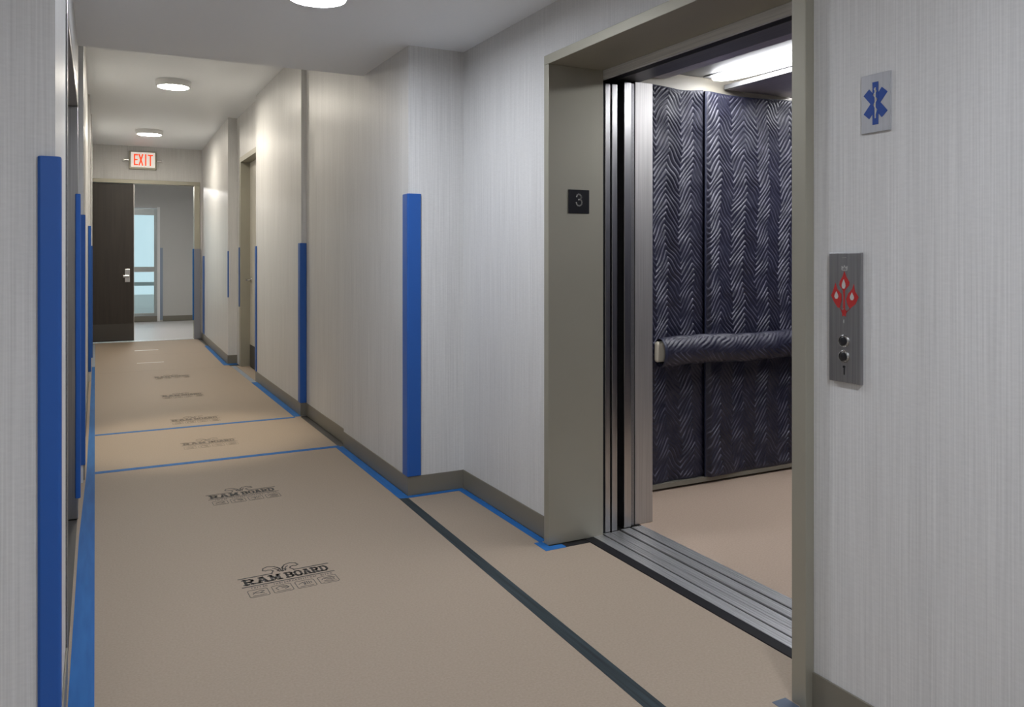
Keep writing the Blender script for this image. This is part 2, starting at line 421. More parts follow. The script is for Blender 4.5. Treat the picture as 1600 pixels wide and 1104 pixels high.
def logo(parent, cx, cy, m, level=2, rz=0.0):
    """printed mark: ram horns, two rules, lettering, tag line and four pictograms; 0.36 m wide"""
    bm = bmesh.new()
    ax = Vector((math.cos(rz), math.sin(rz), 0)); ay = Vector((-math.sin(rz), math.cos(rz), 0))
    O = Vector((cx, cy, 0)); t = 0.0004
    def sk(pl, w): stroke(bm, pl, w, O, ax, ay, t, 0.0001)
    sk([(-0.180, 0.060), (-0.050, 0.060)], 0.007); sk([(0.040, 0.060), (0.180, 0.060)], 0.007)
    sk([(-0.180, -0.032), (0.180, -0.032)], 0.007)
    x = write(bm, 'RAM', -0.168, -0.014, 0.041, 0.057, 0.010, 0.0108, O, ax, ay, t, 0.0001)
    write(bm, 'BOARD', -0.003, -0.014, 0.0285, 0.057, 0.0065, 0.0092, O, ax, ay, t, 0.0001)
    # horns
    for q in (1, -1):
        sk([(q * a - 0.004, b) for a, b in ((0.002, 0.066), (0.006, 0.10), (0.022, 0.132), (0.046, 0.142), (0.066, 0.130), (0.072, 0.108), (0.062, 0.099), (0.052, 0.104), (0.040, 0.100), (0.034, 0.086), (0.044, 0.064))], 0.005)
        sk([(q * a - 0.004, b) for a, b in ((0.012, 0.068), (0.014, 0.088), (0.024, 0.108), (0.030, 0.112))], 0.0045)
        sk([(q * a - 0.004, b) for a, b in ((0.000, 0.066), (0.018, 0.080), (0.004, 0.100), (0.012, 0.118))], 0.0045)
    # tag line: a row of small capitals
    rr = random.Random(3)
    xx = -0.150
    while xx < 0.172:
        w = rr.choice((0.006, 0.007, 0.009))
        if rr.random() > 0.16:
            sk([(xx, -0.058), (xx, -0.046)], 0.0017); sk([(xx, -0.046 - rr.choice((0, 0.006))), (xx + w * 0.5, -0.046)], 0.0017)
            if rr.random() > 0.5: sk([(xx + w * 0.55, -0.046), (xx + w * 0.55, -0.058)], 0.0017)
        xx += w + 0.003
    # pictograms
    for k in range(4):
        px = -0.172 + k * 0.0905
        w, h, y0 = 0.074, 0.070, -0.142
        sk([(px + 0.006, y0), (px + w - 0.006, y0), (px + w, y0 + 0.006), (px + w, y0 + h - 0.006), (px + w - 0.006, y0 + h), (px + 0.006, y0 + h), (px, y0 + h - 0.006), (px, y0 + 0.006), (px + 0.006, y0)], 0.0024)
        sk([(px + 0.012, y0 + 0.012), (px + w - 0.012, y0 + 0.012)], 0.003)
        q = [[[(0.015, 0.03), (0.03, 0.048), (0.05, 0.056), (0.06, 0.046), (0.045, 0.036), (0.056, 0.026)], [(0.018, 0.044), (0.034, 0.034), (0.05, 0.03)]],
             [[(0.02, 0.026), (0.014, 0.045), (0.03, 0.058), (0.056, 0.054), (0.062, 0.036), (0.046, 0.026)], [(0.036, 0.048), (0.056, 0.047)], [(0.036, 0.038), (0.058, 0.037)]],
             [[(0.012, 0.04), (0.028, 0.052), (0.034, 0.036), (0.03, 0.024)], [(0.036, 0.028), (0.036, 0.055)], [(0.044, 0.028), (0.044, 0.057)], [(0.052, 0.028), (0.052, 0.055)], [(0.06, 0.034), (0.06, 0.05)]],
             [[(0.012, 0.04), (0.024, 0.056), (0.05, 0.056), (0.064, 0.044), (0.05, 0.034), (0.03, 0.038)], [(0.024, 0.046), (0.05, 0.047)], [(0.02, 0.026), (0.04, 0.022), (0.06, 0.028)]]][k]
        for pl in q: sk([(px + a, y0 + b) for a, b in pl], 0.0032)
    o = obj('printed_logo', bm, m, parent)
    return o
logo(s1, 0.690, 3.300, M['ink'], 2, 0.03)
logo(s1, 0.715, 4.560, M['ink'], 2, 0.03)
logo(s2, 0.705, 5.930, M['ink_faint'])
logo(s3, 0.705, 6.830, M['ink_mid'])
logo(s3, 0.722, 8.080, M['ink_mid'])
logo(s3, 0.735, 9.380, M['ink_mid'])

# ------------------------------------------------------------------ tape
def tape(label, pts, m='bluetape', group=None, z=0.0):
    bm = bmesh.new(); prism(bm, pts, z + 0.0002, z + 0.0012)
    return tag(obj('floor_tape', bm, M[m]), label, 'tape', group)
def rect(x0, x1, y0, y1): return [(x0, y0), (x1, y0), (x1, y1), (x0, y1)]
tape('long blue tape strip along the left edge of the corridor floor', [(-0.071, 2.11), (-0.002, 2.11), (-0.002, 10.6), (-0.034, 10.6), (-0.040, 7.0), (-0.046, 5.4), (-0.066, 4.2)])
tape('pale clear tape at the far left floor edge by the dark door', rect(-0.033, 0.0, 10.62, 13.3), 'paletape')
tape('blue tape seam crossing the floor just past the second logo', rect(-0.001, 1.475, 5.375, 5.428))
tape('short end of blue tape seam reaching the left wall', rect(-0.079, -0.064, 5.375, 5.428))
tape('thin blue tape seam crossing the floor before the middle right corner guard', rect(-0.001, 1.425, 6.520, 6.565))
tape('blue tape strip along the baseboard between the recess and the tallest right corner guard', [(1.440, 4.085), (1.496, 4.072), (1.496, 5.39), (1.445, 5.374)])
tape('blue tape strip along the short return wall baseboard left of elevator', rect(1.498, 1.818, 4.072, 4.107))
tape('blue tape strip along the lobby wall baseboard beside the elevator frame', rect(1.783, 1.821, 3.17, 4.071))
tape('blue tape patch at the foot of the elevator frame corner', [(1.755, 3.06), (1.86, 3.06), (1.86, 3.103), (1.797, 3.104), (1.796, 3.168), (1.755, 3.168)])
tape('blue tape strip along right corridor baseboard before the side door', rect(1.424, 1.480, 6.567, 8.55))
tape('faded clear tape strip across the side door alcove', rect(1.424, 1.475, 8.552, 9.93), 'paletape')
tape('short blue tape piece at the foot of the far right pilaster', rect(1.36, 1.52, 10.06, 10.19))
tape('blue tape strip along the far right wall toward the end doors', [(1.36, 10.195), (1.412, 10.195), (1.455, 12.4), (1.405, 12.4)])
tape('long black tape seam running from the corner guard past the elevator', [(1.385, -1.0), (1.443, -1.0), (1.395 + 0.058, 1.85), (1.487, 4.07), (1.440, 4.083), (1.395, 1.85)], 'blacktape')
tape('black tape strip at the foot of the elevator jamb return', rect(1.861, 1.985, 3.062, 3.10), 'rubber')
tape('grey blue tape scrap at the foot of the near elevator jamb', [(1.74, 1.60), (1.818, 1.60), (1.793, 1.648), (1.793, 1.72), (1.74, 1.72)], 'greytape')
tape('thin white tape line across the floor near the far doors', rect(0.45, 0.75, 10.72, 10.75), 'whitepaint')
tape('shorter white tape line nearest to the dark door', rect(0.48, 0.78, 12.15, 12.20), 'whitepaint')

# continue the black seam toward the camera side
# ------------------------------------------------------------------ corner guards
def guard(label, cx, cy, sx, sy, z0, z1, fx=0.07, fy=0.07, t=0.010, r=0.008, m='guard'):
    """L guard on an outside corner: the walls lie on the +sx side in x and +sy side in y of (cx, cy)"""
    g = 0.0008
    ox, oy = cx - sx * (g + t), cy - sy * (g + t)
    ix, iy = cx - sx * g, cy - sy * g
    pts = [(ix, iy), (ix, cy + sy * fy), (ox + sx * t * 0.4, cy + sy * fy), (ox, cy + sy * (fy - t * 0.5))]
    arc = []
    for k in range(7):
        a = k / 6 * math.pi / 2
        arc.append((ox + sx * r * (1 - math.cos(a)), oy + sy * r * (1 - math.sin(a))))
    pts += arc
    pts += [(cx + sx * (fx - t * 0.5), oy), (cx + sx * fx, oy + sy * t * 0.4), (cx + sx * fx, iy)]
    area = sum(p[0] * q[1] - q[0] * p[1] for p, q in zip(pts, pts[1:] + pts[:1]))
    if area < 0: pts = pts[::-1]
    bm = bmesh.new(); prism(bm, pts, z0, z1)
    o = obj('corner_guard', bm, M[m], None, 0.003)
    return tag(o, label, 'corner guard', 'blue wall corner guards')
guard('tall blue corner guard on the grey wall corner at the left picture edge', -0.080, 2.08, -1, 1, 0.103, 1.515, 0.034, 0.03, 0.012)
guard('tall blue corner guard on the right wall corner nearest the elevator', X1, Y1, 1, 1, 0.103, 1.632)
guard('blue corner guard on the right corridor wall, middle of the right side', 1.487, 6.592, 1, 1, 0.103, 1.402, 0.042)
guard('thin blue corner guard beside the side door alcove', 1.487, 8.66, 1, -1, 0.103, 1.40, 0.042, 0.06)
guard('narrow dark blue guard on the left steel frame far jamb', -0.0742, 4.499, -1, 1, 0.103, 1.60, 0.013, 0.04, 0.010, 0.006)
guard('blue corner guard on the left pilaster below the soffit edge', -0.060, 5.20, -1, 1, 0.103, 1.53, 0.023, 0.05)
guard('small blue guard on the left wall before the dark door, nearer of two', -0.047, 9.40, -1, 1, 0.10, 1.61, 0.018, 0.05)
guard('small blue guard next to the dark door, farther of two', -0.036, 10.70, -1, 1, 0.10, 1.42, 0.010, 0.05)
guard('faint blue corner guard on the far right pilaster', 1.424, 10.2, 1, 1, 0.80, 1.36, 0.010, 0.010, 0.004, 0.003)
bm = bmesh.new(); box(bm, 1.5095, 1.5175, 9.925, 9.948, 0.70, 1.40)
tag(obj('corner_guard', bm, M['guard']), 'thin blue strip guard on the side door frame edge', 'corner guard', 'blue wall corner guards')
bm = bmesh.new(); prism(bm, [(1.472, 13.05), (1.480, 13.05), (1.4845, 13.25), (1.4765, 13.25)], 0.11, 1.30)
tag(obj('corner_guard', bm, M['guard']), 'narrow dark blue guard beside the end door frame right leg', 'corner guard', 'blue wall corner guards')
bm = bmesh.new(); box(bm, 1.150, 1.200, 17.475, 17.495, 0.03, 1.47)
tag(obj('corner_guard', bm, M['paletape']), 'pale blue grey guard at the right side of far window', 'corner guard')

# ------------------------------------------------------------------ elevator entrance frame
YF0, YF1, ZF, ZF2, XF, XJ = 1.700, 3.112, 2.194, 2.152, 1.797, 2.09
fr = thing('elevator_entrance', 'olive grey steel elevator entrance frame around the open doorway', 'door frame', (1.95, 2.4, 0))
boxobj('jamb', (XF, XJ, YF1, YF1 + 0.040, 0.0005, ZF2), M['frame'], fr, 0.002)
bm = bmesh.new()
box(bm, XF, XJ, YF0 - 0.052, YF0, 0.0005, ZF2)
obj('jamb', bm, M['frame'], fr, 0.002)
boxobj('head', (XF, XJ, YF0 - 0.052, YF1 + 0.040, ZF2, ZF), M['frame'], fr, 0.002)

np_ = thing('floor_number_plate', 'small square black plate with a grey number 3 on elevator jamb', 'sign', (1.955, YF1, 1.49))
boxobj('plate', (1.900, 2.011, YF1 - 0.004, YF1 - 0.0005, 1.487, 1.595), M['black'], np_, 0.001)
bm = bmesh.new()
write(bm, '3', 1.940, 1.523, 0.032, 0.051, 0, 0.0058, (0, YF1 - 0.004, 0), (1, 0, 0), (0, 0, 1), 0.001)
obj('numeral', bm, M['signgrey'], np_)

# ------------------------------------------------------------------ elevator doors, sills
def leaf(label, x0, x1, y0, y1, z0, z1, m, strip=True):
    t = thing('elevator_door', label, 'elevator door', ((x0 + x1) / 2, y0, z0))
    boxobj('panel', (x0, x1, y0, y1, z0, z1), m, t, 0.002)
    return t
leaf('front landing door panel slid open, steel edge nearest the frame jamb', 2.112, 2.140, 3.128, 3.90, 0.004, 2.10, M['steel'])
leaf('rear landing door panel slid open behind the front one', 2.150, 2.180, 3.128, 3.90, 0.004, 2.10, M['steel'])
leaf('cab door panel slid open, left of the wide steel return', 2.228, 2.268, 3.140, 3.90, 0.004, 2.12, M['steel'])
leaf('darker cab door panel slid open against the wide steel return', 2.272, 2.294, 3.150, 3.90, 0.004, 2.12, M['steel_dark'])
boxo = boxobj('gap_infill', (2.093, 2.109, 3.13, 3.60, 0.004, 2.10), M['rubber']); tag(boxo, 'black gasket strip between elevator jamb and landing door', 'infill')  # black strip filling the space beside the jamb
boxo = boxobj('gap_infill', (2.190, 2.222, 3.20, 3.60, 0.004, 2.10), M['rubber']); tag(boxo, 'wide black strip standing in for the shaded gap between landing doors and cab doors', 'infill')  # dark solid stands in for the shade inside the open gap

hd = thing('door_header', 'dark steel header with door track above the elevator opening', 'door header', (2.15, 2.4, 2.1))
boxobj('lip', (2.092, 2.110, 1.36, 3.95, 2.113, 2.30), M['steel_lip'], hd, 0.001)
boxobj('track', (2.112, 2.19, 1.36, 3.95, 2.128, 2.30), M['rubber'], hd)

sl = thing('landing_sill', 'ribbed aluminium landing sill across the elevator doorway', 'sill', (2.1, 2.4, 0))
def sill(parent, x0, x1, grooves, ya, yb):
    xs = [x0]; 
    for g0, g1 in grooves: xs += [g0, g1]
    xs.append(x1)
    bm = bmesh.new()
    for a, b in zip(xs[0::2], xs[1::2]):
        box(bm, a, b, ya, yb, F0 + 0.0002, 0.002)
        n = max(1, int((b - a) / 0.012)); w = (b - a) / n
        for k in range(n):
            box(bm, a + k * w + 0.001, a + (k + 1) * w - 0.001, ya, yb, 0.002, 0.0032)
    obj('tread', bm, M['alu'], parent)
    bm = bmesh.new()
    for g0, g1 in grooves: box(bm, g0, g1, ya, yb, F0 + 0.0002, -0.0005)
    if grooves: obj('groove', bm, M['groove'], parent)
sill(sl, 2.036, 2.190, [(2.088, 2.098), (2.140, 2.144)], 1.702, 3.125)
sc = thing('cab_sill', 'ribbed aluminium cab sill next to the cab floor', 'sill', (2.27, 2.4, 0))
sill(sc, 2.206, 2.330, [(2.256, 2.268)], 1.702, 3.135)
o = boxobj('threshold_strip', (1.986, 2.034, 1.702, 3.108, F0 + 0.0002, 0.003), M['rubber'], None, 0.001)
tag(o, 'black rubber strip along the front of the elevator sill', 'threshold strip')

# ------------------------------------------------------------------ elevator cab
cab = thing('elevator_cab', 'elevator cab with brushed steel return and lit ceiling', 'elevator cab', (3.2, 2.5, 0))
boxobj('cab_floor', (2.332, 4.30, 1.45, 3.62, F0 + 0.0002, 0.0), M['cabpaper'], cab)
boxobj('side_wall', (2.41, 4.30, 3.60, 3.63, 0.0, 2.40), M['cream'], cab)
boxobj('side_wall', (2.41, 4.30, 1.42, 1.45, 0.0, 2.40), M['cream'], cab)
boxobj('rear_wall', (4.27, 4.30, 1.45, 3.60, 0.0, 2.40), M['cream'], cab)
boxobj('return_panel', (2.306, 2.410, 3.160, 3.60, 0.001, 2.132), M['steel_col'], cab, 0.0015)
boxobj('return_panel', (2.306, 2.410, 1.45, 1.66, 0.001, 2.132), M['steel'], cab, 0.0015)
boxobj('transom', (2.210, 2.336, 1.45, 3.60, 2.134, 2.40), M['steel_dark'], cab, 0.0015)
boxobj('base_trim', (2.41, 4.27, 3.550, 3.60, 0.014, 0.038), M['base'], cab)
boxobj('ceiling_panel', (2.340, 2.820, 1.45, 3.585, 2.280, 2.300), M['cabceil'], cab, 0.002)
boxobj('ceiling_panel', (3.268, 3.790, 1.45, 3.585, 2.262, 2.282), M['cabceil'], cab, 0.002)
boxobj('panel_lip', (3.250, 3.264, 1.45, 3.585, 2.262, 2.288), M['tray'], cab, 0.001)
boxobj('upper_ceiling', (2.340, 4.30, 1.45, 3.60, 2.385, 2.40), M['whitepaint'], cab)
bm = bmesh.new(); box(bm, 2.822, 3.25, 1.45, 3.585, 2.3165, 2.330)
obj('light_tray', bm, M['tray'], cab)
def tube(x, y0, y1, z, rx, rz):
    bm = bmesh.new()
    n = 20; rings = []
    ks = [(y0, 0.02), (y0 + 0.012, 0.6), (y0 + 0.04, 0.92), (y0 + 0.09, 1), (y1 - 0.30, 1), (y1 - 0.18, 0.93), (y1 - 0.09, 0.76), (y1 - 0.035, 0.5), (y1, 0.02)]
    for y, s in ks:
        rings.append([bm.verts.new((x + rx * s * math.cos(2 * math.pi * i / n), y, z + rz * s * math.sin(2 * math.pi * i / n))) for i in range(n)])
    for a, b in zip(rings[:-1], rings[1:]):
        for i in range(n): bm.faces.new((a[i], a[(i + 1) % n], b[(i + 1) % n], b[i]))
    bm.faces.new(rings[0]); bm.faces.new(rings[-1])
    return obj('light_tube', bm, M['tube'], cab, 0, True)
tube(3.140, 1.60, 3.545, 2.295, 0.098, 0.014)
for xh in (3.140, 3.960):
    boxobj('tube_light_block', (xh - 0.066, xh + 0.066, 1.58, 3.56, 2.3095, 2.316), M['tray'], cab)  # plate added above each tube to block its upward light
tube(3.960, 1.60, 3.545, 2.300, 0.085, 0.016)
# handrail bar under its quilted cover
bm = bmesh.new()
box(bm, 2.665, 4.10, 3.455, 3.485, 0.725, 0.835)
obj('handrail', bm, M['railcream'], cab, 0.012)
for xb in (2.95, 3.75):
    boxobj('rail_bracket', (xb, xb + 0.04, 3.486, 3.598, 0.76, 0.79), M['chrome'], cab)

# ------------------------------------------------------------------ quilted pads
def zig(s, v, seed):
    """puffed herringbone quilting height 0..1 at (s along, v up)"""
    rs = np.random.RandomState(seed)
    a = rs.rand(8) * 6.28
    ws = s + 0.010 * np.sin(7 * v + a[0]) + 0.006 * np.sin(19 * v + 5 * s + a[1]) + 0.004 * np.sin(41 * v - 13 * s + a[2])
    wv = v + 0.007 * np.sin(9 * s + a[3]) + 0.006 * np.sin(23 * s + 11 * v + a[4]) + 0.003 * np.sin(61 * s - 29 * v + a[5])
    per = 0.182
    tri = np.abs(((ws / per) % 1.0) - 0.5) * 2          # 0..1
    ph = (wv + 0.118 * tri) / 0.035
    f = ph % 1.0
    puff = np.where(f < 0.72, np.sin(f / 0.72 * np.pi / 2) ** 0.8, np.cos((f - 0.72) / 0.28 * np.pi / 2))
    # break lines so that stitches look irregular
    amp = 0.62 + 0.38 * np.sin(13 * s + 17 * v + a[6]) * np.sin(21 * v - 9 * s + a[7])
    th = np.exp(-((f - 0.87) / 0.085) ** 2) * np.clip(0.45 + 0.55 * np.sin(31 * s + 23 * v + a[0] + 1.3 * np.sin(57 * v - 44 * s)), 0, 1)  # broken pale lines along the drop of each quilted ridge
    return puff * amp, th

def grid_obj(name, P, parent=None, m=None, thick=0.0, pale_line=None):
    """P: (n, k, 3) points -> smooth quad grid"""
    n, k, _ = P.shape
    me = bpy.data.meshes.new(name)
    idx = np.arange(n * k).reshape(n, k)
    q = np.stack([idx[:-1, :-1], idx[:-1, 1:], idx[1:, 1:], idx[1:, :-1]], -1).reshape(-1, 4)
    me.vertices.add(n * k); me.vertices.foreach_set('co', P.reshape(-1).astype(np.float32))
    me.loops.add(q.size); me.loops.foreach_set('vertex_index', q.reshape(-1).astype(np.int32))
    me.polygons.add(len(q)); me.polygons.foreach_set('loop_start', np.arange(0, q.size, 4, dtype=np.int32))
    me.polygons.foreach_set('use_smooth', np.ones(len(q), dtype=bool))
    me.update(calc_edges=True); me.validate()
    me.materials.append(m or M['quilt'])
    if pale_line is not None:
        at = me.attributes.new('pale_line', 'FLOAT', 'POINT'); at.data.foreach_set('value', pale_line.reshape(-1).astype(np.float32))
    o = bpy.data.objects.new(name, me); C.objects.link(o)
    if thick:
        md = o.modifiers.new('solid', 'SOLIDIFY'); md.thickness = thick; md.offset = -1
    if parent:
        o.parent = parent
        o.matrix_parent_inverse = Matrix.Translation(parent.location).inverted()
    return o

def pad(label, xa, xb, y, z0, z1, seed, fold=0.0, step=0.0038):
    root = thing('quilted_pad', label, 'wall pad', ((xa + xb) / 2, y, z0), 'navy quilted pads hung in the elevator cab')
    s = np.arange(xa, xb + 1e-6, step); v = np.arange(z0, z1 + 1e-6, step * 0.85)
    Sg, Vg = np.meshgrid(s, v, indexing='ij')
    h, pline = zig(Sg, Vg, seed)
    u = (Sg - xa) / (xb - xa); w = (Vg - z0) / (z1 - z0)
    sm = lambda e: np.clip(e, 0, 1)
    hem = sm(np.minimum(np.minimum(Sg - xa, xb - Sg), np.minimum(Vg - z0, z1 - Vg)) / 0.02)
    bill = 0.010 * np.sin(6.0 * u + seed) * np.sin(2.2 * w + 0.6 + seed) + 0.005 * np.sin(17 * u + 3 * w)
    out = 0.006 + np.maximum(bill, -0.008) + 0.0092 * h * hem + fold * np.exp(-((Sg - xa - 0.03) / 0.035) ** 2)
    ramp = sm((Sg - xa) / 0.03); out = out * ramp * ramp * (3 - 2 * ramp)
    P = np.stack([Sg + 0.0 * Vg, y - out, Vg + 0.006 * np.sin(11 * u + seed) * (w > 0.5) * (2 * w - 1)], -1)
    # faces should look toward -Y
    grid_obj('quilted_cover', P, root, thick=0.004, pale_line=pline * hem)
    # binding along the upper hem and the free vertical edge
    bm = bmesh.new()
    top = P[:, -1]
    for i in range(0, len(top) - 6, 6):
        a, b = top[i], top[i + 6]
        vs = [bm.verts.new((p[0], p[1] + dy, p[2] + dz)) for p in (a, b) for dy, dz in ((-0.004, -0.012), (-0.004, 0.004), (0.006, 0.004), (0.006, -0.012))]
        for f in ((0, 1, 5, 4), (1, 2, 6, 5), (2, 3, 7, 6), (3, 0, 4, 7)): bm.faces.new([vs[k] for k in f])
    e = P[0]
    for j in range(0, len(e) - 8, 8):
        a, b = e[j], e[j + 8]
        vs = [bm.verts.new((p[0] + dx, p[1] + dy, p[2])) for p in (a, b) for dx, dy in ((-0.002, -0.005), (0.016, -0.005), (0.016, 0.004), (-0.002, 0.004))]
        for f in ((0, 1, 5, 4), (1, 2, 6, 5), (2, 3, 7, 6), (3, 0, 4, 7)): bm.faces.new([vs[k] for k in f])
    bmesh.ops.remove_doubles(bm, verts=bm.verts[:], dist=0.0004)
    obj('binding', bm, M['binding'], root)
    return root
pad('narrow navy quilted pad on the cab side wall, left of the vertical seam', 2.44, 3.095, 3.580, 0.040, 2.232, 3)
pad('wide navy quilted pad on the cab side wall, right of the vertical seam', 3.080, 4.22, 3.556, 0.040, 2.225, 8, 0.006)

p3 = pad('quilted pad on the cab wall facing the visible pads, behind the near jamb', -0.9, 0.9, 0.0, 0.040, 2.225, 5, 0, 0.010)
p3.location = (3.35, 1.452, 0.040); p3.rotation_euler = (0, 0, math.pi)
p4 = pad('quilted pad on the cab rear wall, behind the near jamb', -0.95, 0.95, 0.0, 0.040, 2.225, 6, 0, 0.010)
p4.location = (4.266, 2.52, 0.040); p4.rotation_euler = (0, 0, -math.pi / 2)

# quilted cover rolled round the handrail
rc = thing('handrail_cover', 'navy quilted cover wrapped around the elevator handrail', 'handrail cover', (3.3, 3.46, 0.7))
s = np.arange(2.690, 4.12, 0.0048); th = np.linspace(0, 2 * np.pi, 110)
Sg, Tg = np.meshgrid(s, th, indexing='ij')
hh, rail_pline = zig(Tg * 0.075 + 0.3, Sg, 5)
endw = np.clip((Sg - 2.690) / 0.02, 0, 1)
sag = 0.004 * np.sin(9 * Sg)
ra = 0.052 + 0.006 * hh * endw - 0.004 * (1 - endw); rb = 0.074 + 0.006 * hh * endw - 0.005 * (1 - endw)
lower = np.where(np.sin(Tg) < 0, 1.08, 1.0)
P = np.stack([Sg, 3.462 + ra * np.cos(Tg), 0.782 + sag + rb * np.sin(Tg) * lower], -1)
P[:, -1] = P[:, 0]
grid_obj('quilted_cover', P, rc, pale_line=rail_pline)
ring = np.linspace(0, 2 * np.pi, 40)
ss = np.array([2.686, 2.692, 2.700, 2.706]); off = np.array([0.0, 0.003, 0.003, 0.0])
Sg, Tg = np.meshgrid(ss, ring, indexing='ij'); OF = np.repeat(off[:, None], 40, 1)
P = np.stack([Sg, 3.462 + (0.050 + OF) * np.cos(Tg), 0.782 + 0.004 * np.sin(9 * 2.69) + (0.072 + OF) * np.sin(Tg) * np.where(np.sin(Tg) < 0, 1.08, 1.0)], -1)
grid_obj('binding', P, rc, M['binding'])

# ------------------------------------------------------------------ signs on the right wall
M['signsteel'] = brushed('pale sign steel', (0.52, 0.53, 0.56), 0.35, (200, 200, 3), 0.6, 0.05)
st = thing('star_of_life_sign', 'steel sign with a blue six armed medical star on the right wall', 'sign', (X2, 1.438, 1.62))
boxobj('plate', (X2 - 0.006, X2 - 0.0008, 1.393, 1.482, 1.618, 1.772), M['signsteel'], st, 0.001)
bm = bmesh.new()
O = (X2 - 0.006, 1.4375, 1.694); ax, az = (0, -1, 0), (0, 0, 1)
for ang, hw, hl, tt in ((0, 0.0088, 0.056, 0.0010), (41, 0.0115, 0.0425, 0.0008), (-41, 0.0115, 0.0425, 0.0006)):
    a = math.radians(ang); c, s_ = math.cos(a), math.sin(a)
    pts = [(-hw, -hl), (hw, -hl), (hw, hl), (-hw, hl)]
    plate(bm, [(p[0] * c - p[1] * s_, p[0] * s_ + p[1] * c) for p in pts], O, ax, az, tt)
obj('star', bm, M['starblue'], st)
bm = bmesh.new()
stroke(bm, [(0, -0.038), (0, 0.040)], 0.0030, O, ax, az, 0.0016)
stroke(bm, [(0, -0.030), (0.004, -0.018), (-0.004, -0.004), (0.005, 0.010), (-0.005, 0.022), (0.003, 0.031), (-0.002, 0.037)], 0.0030, O, ax, az, 0.0019)
obj('serpent_staff', bm, M['signgrey'], st)

cp = thing('call_button_panel', 'steel elevator call panel with red flame emblem and two round buttons', 'control panel', (X2, 1.53, 0.95))
PY0, PY1, PZ0, PZ1, PT = 1.479, 1.582, 0.947, 1.301, 0.013
M['panelsteel'] = brushed('call panel steel', (0.36, 0.36, 0.37), 0.33, (200, 200, 3))
boxobj('plate', (X2 - PT, X2 - 0.0008, PY0, PY1, PZ0, PZ1), M['panelsteel'], cp, 0.0015)
O = Vector((X2 - PT, PY1, PZ1)); kx, kz = 0.0002575, 0.000217
def P2(c): return [((x - 80) * kx, -(y - 80) * kz) for x, y in c]
bm = bmesh.new()
emb = [
 [(280, 310), (305, 380), (345, 450), (340, 490), (310, 525), (288, 555), (286, 640), (290, 780), (262, 780), (268, 640), (262, 555), (240, 525), (215, 490), (222, 440), (258, 380)],
 [(165, 460), (190, 540), (243, 600), (245, 680), (222, 775), (195, 775), (150, 710), (108, 625), (135, 560)],
 [(400, 470), (415, 560), (460, 630), (420, 720), (350, 780), (320, 730), (303, 660), (330, 590), (380, 530)],
 [(240, 810), (262, 800), (280, 775), (296, 800), (318, 815), (300, 850), (300, 885), (275, 868), (252, 885), (255, 850)],
]
for c in emb: plate(bm, P2(c), O, ax, az, 0.0007)
stroke(bm, P2([(220, 770), (255, 830)]), 0.0018, O, ax, az, 0.0007); stroke(bm, P2([(355, 775), (300, 830)]), 0.0018, O, ax, az, 0.0007)
obj('flame_emblem', bm, M['red'], cp)
for cx, cy, w, h in ((273, 470, 26, 60), (178, 615, 26, 48), (378, 622, 26, 48)):
    bm = bmesh.new()
    c = [(cx, cy - h), (cx + w * 0.8, cy - h * 0.1), (cx + w, cy + h * 0.4), (cx + w * 0.5, cy + h), (cx - w * 0.5, cy + h), (cx - w, cy + h * 0.4), (cx - w * 0.8, cy - h * 0.1)]
    plate(bm, P2(c), O, ax, az, 0.0011)
    obj('flame_core', bm, M['signgrey'], cp)
for nm, pl in (('crown_icon', [(245, 250), (250, 300), (310, 300), (315, 250), (295, 275), (280, 240), (265, 275), (245, 250)]), ('dash_mark', [(255, 140), (300, 140)]), ('pin_mark', [(273, 925), (273, 960)])):
    bm = bmesh.new(); stroke(bm, P2(pl), 0.0016, O, ax, az, 0.0008)
    obj(nm, bm, M['signgrey'], cp)
def button(zc, yc):
    bm = bmesh.new()
    lathe(bm, [(0.0115, -0.003), (0.0115, -0.0055), (0.010, -0.0065), (0.004, -0.007)], (X2 - PT, yc, zc), 'X', 28)
    c = obj('button', bm, M['black'], cp, 0, True)
    bm = bmesh.new()
    lathe(bm, [(0.0175, 0), (0.0175, -0.003), (0.0155, -0.006), (0.0135, -0.006), (0.0125, -0.003)], (X2 - PT, yc, zc), 'X', 32)
    obj('button_ring', bm, M['chrome'], c, 0, True)
button(PZ1 - (532 - 395) * 0.35 / 199, 1.531); button(PZ1 - (556 - 395) * 0.35 / 199, 1.531)
bm = bmesh.new()
lathe(bm, [(0.0035, 0), (0.0035, -0.002)], (X2 - PT, 1.531, 0.990), 'X', 16)
box(bm, X2 - PT - 0.0012, X2 - PT, 1.5295, 1.5325, 0.968, 0.990)
obj('key_switch', bm, M['black'], cp)

# ------------------------------------------------------------------ ceiling lights
def ceiling_light(label, x, y, zc, r, m, h=0.052):
    t = thing('ceiling_light', label, 'ceiling light', (x, y, zc), 'round drum ceiling lights')
    bm = bmesh.new()
    lathe(bm, [(r * 1.0, -0.001), (r * 1.01, -0.006), (r * 0.95, -h + 0.006), (r * 0.93, -h), (r * 0.88, -h), (r * 0.875, -h + 0.004)], (x, y, zc), 'Z', 64)
    obj('housing', bm, M['housing'], t, 0, True)
    bm = bmesh.new()
    k = r * 0.868
    lathe(bm, [(k, -h + 0.008), (k, -h + 0.0045), (k * 0.985, -h + 0.0035), (k * 0.6, -h + 0.002), (k * 0.2, -h + 0.0015)], (x, y, zc), 'Z', 64)
    obj('lens', bm, m, t, 0, True)
    return t
ceiling_light('round ceiling light cut by the top picture edge, on the low ceiling', 0.835, 3.40, ZL, 0.135, M['lens_lobby'])
ceiling_light('larger round ceiling light in the corridor, nearer of the two there', 0.665, 8.32, ZH, 0.160, M['lens_hall'], 0.060)
ceiling_light('smaller round ceiling light just before the exit sign', 0.640, 11.70, ZH, 0.170, M['lens_hall'], 0.060)
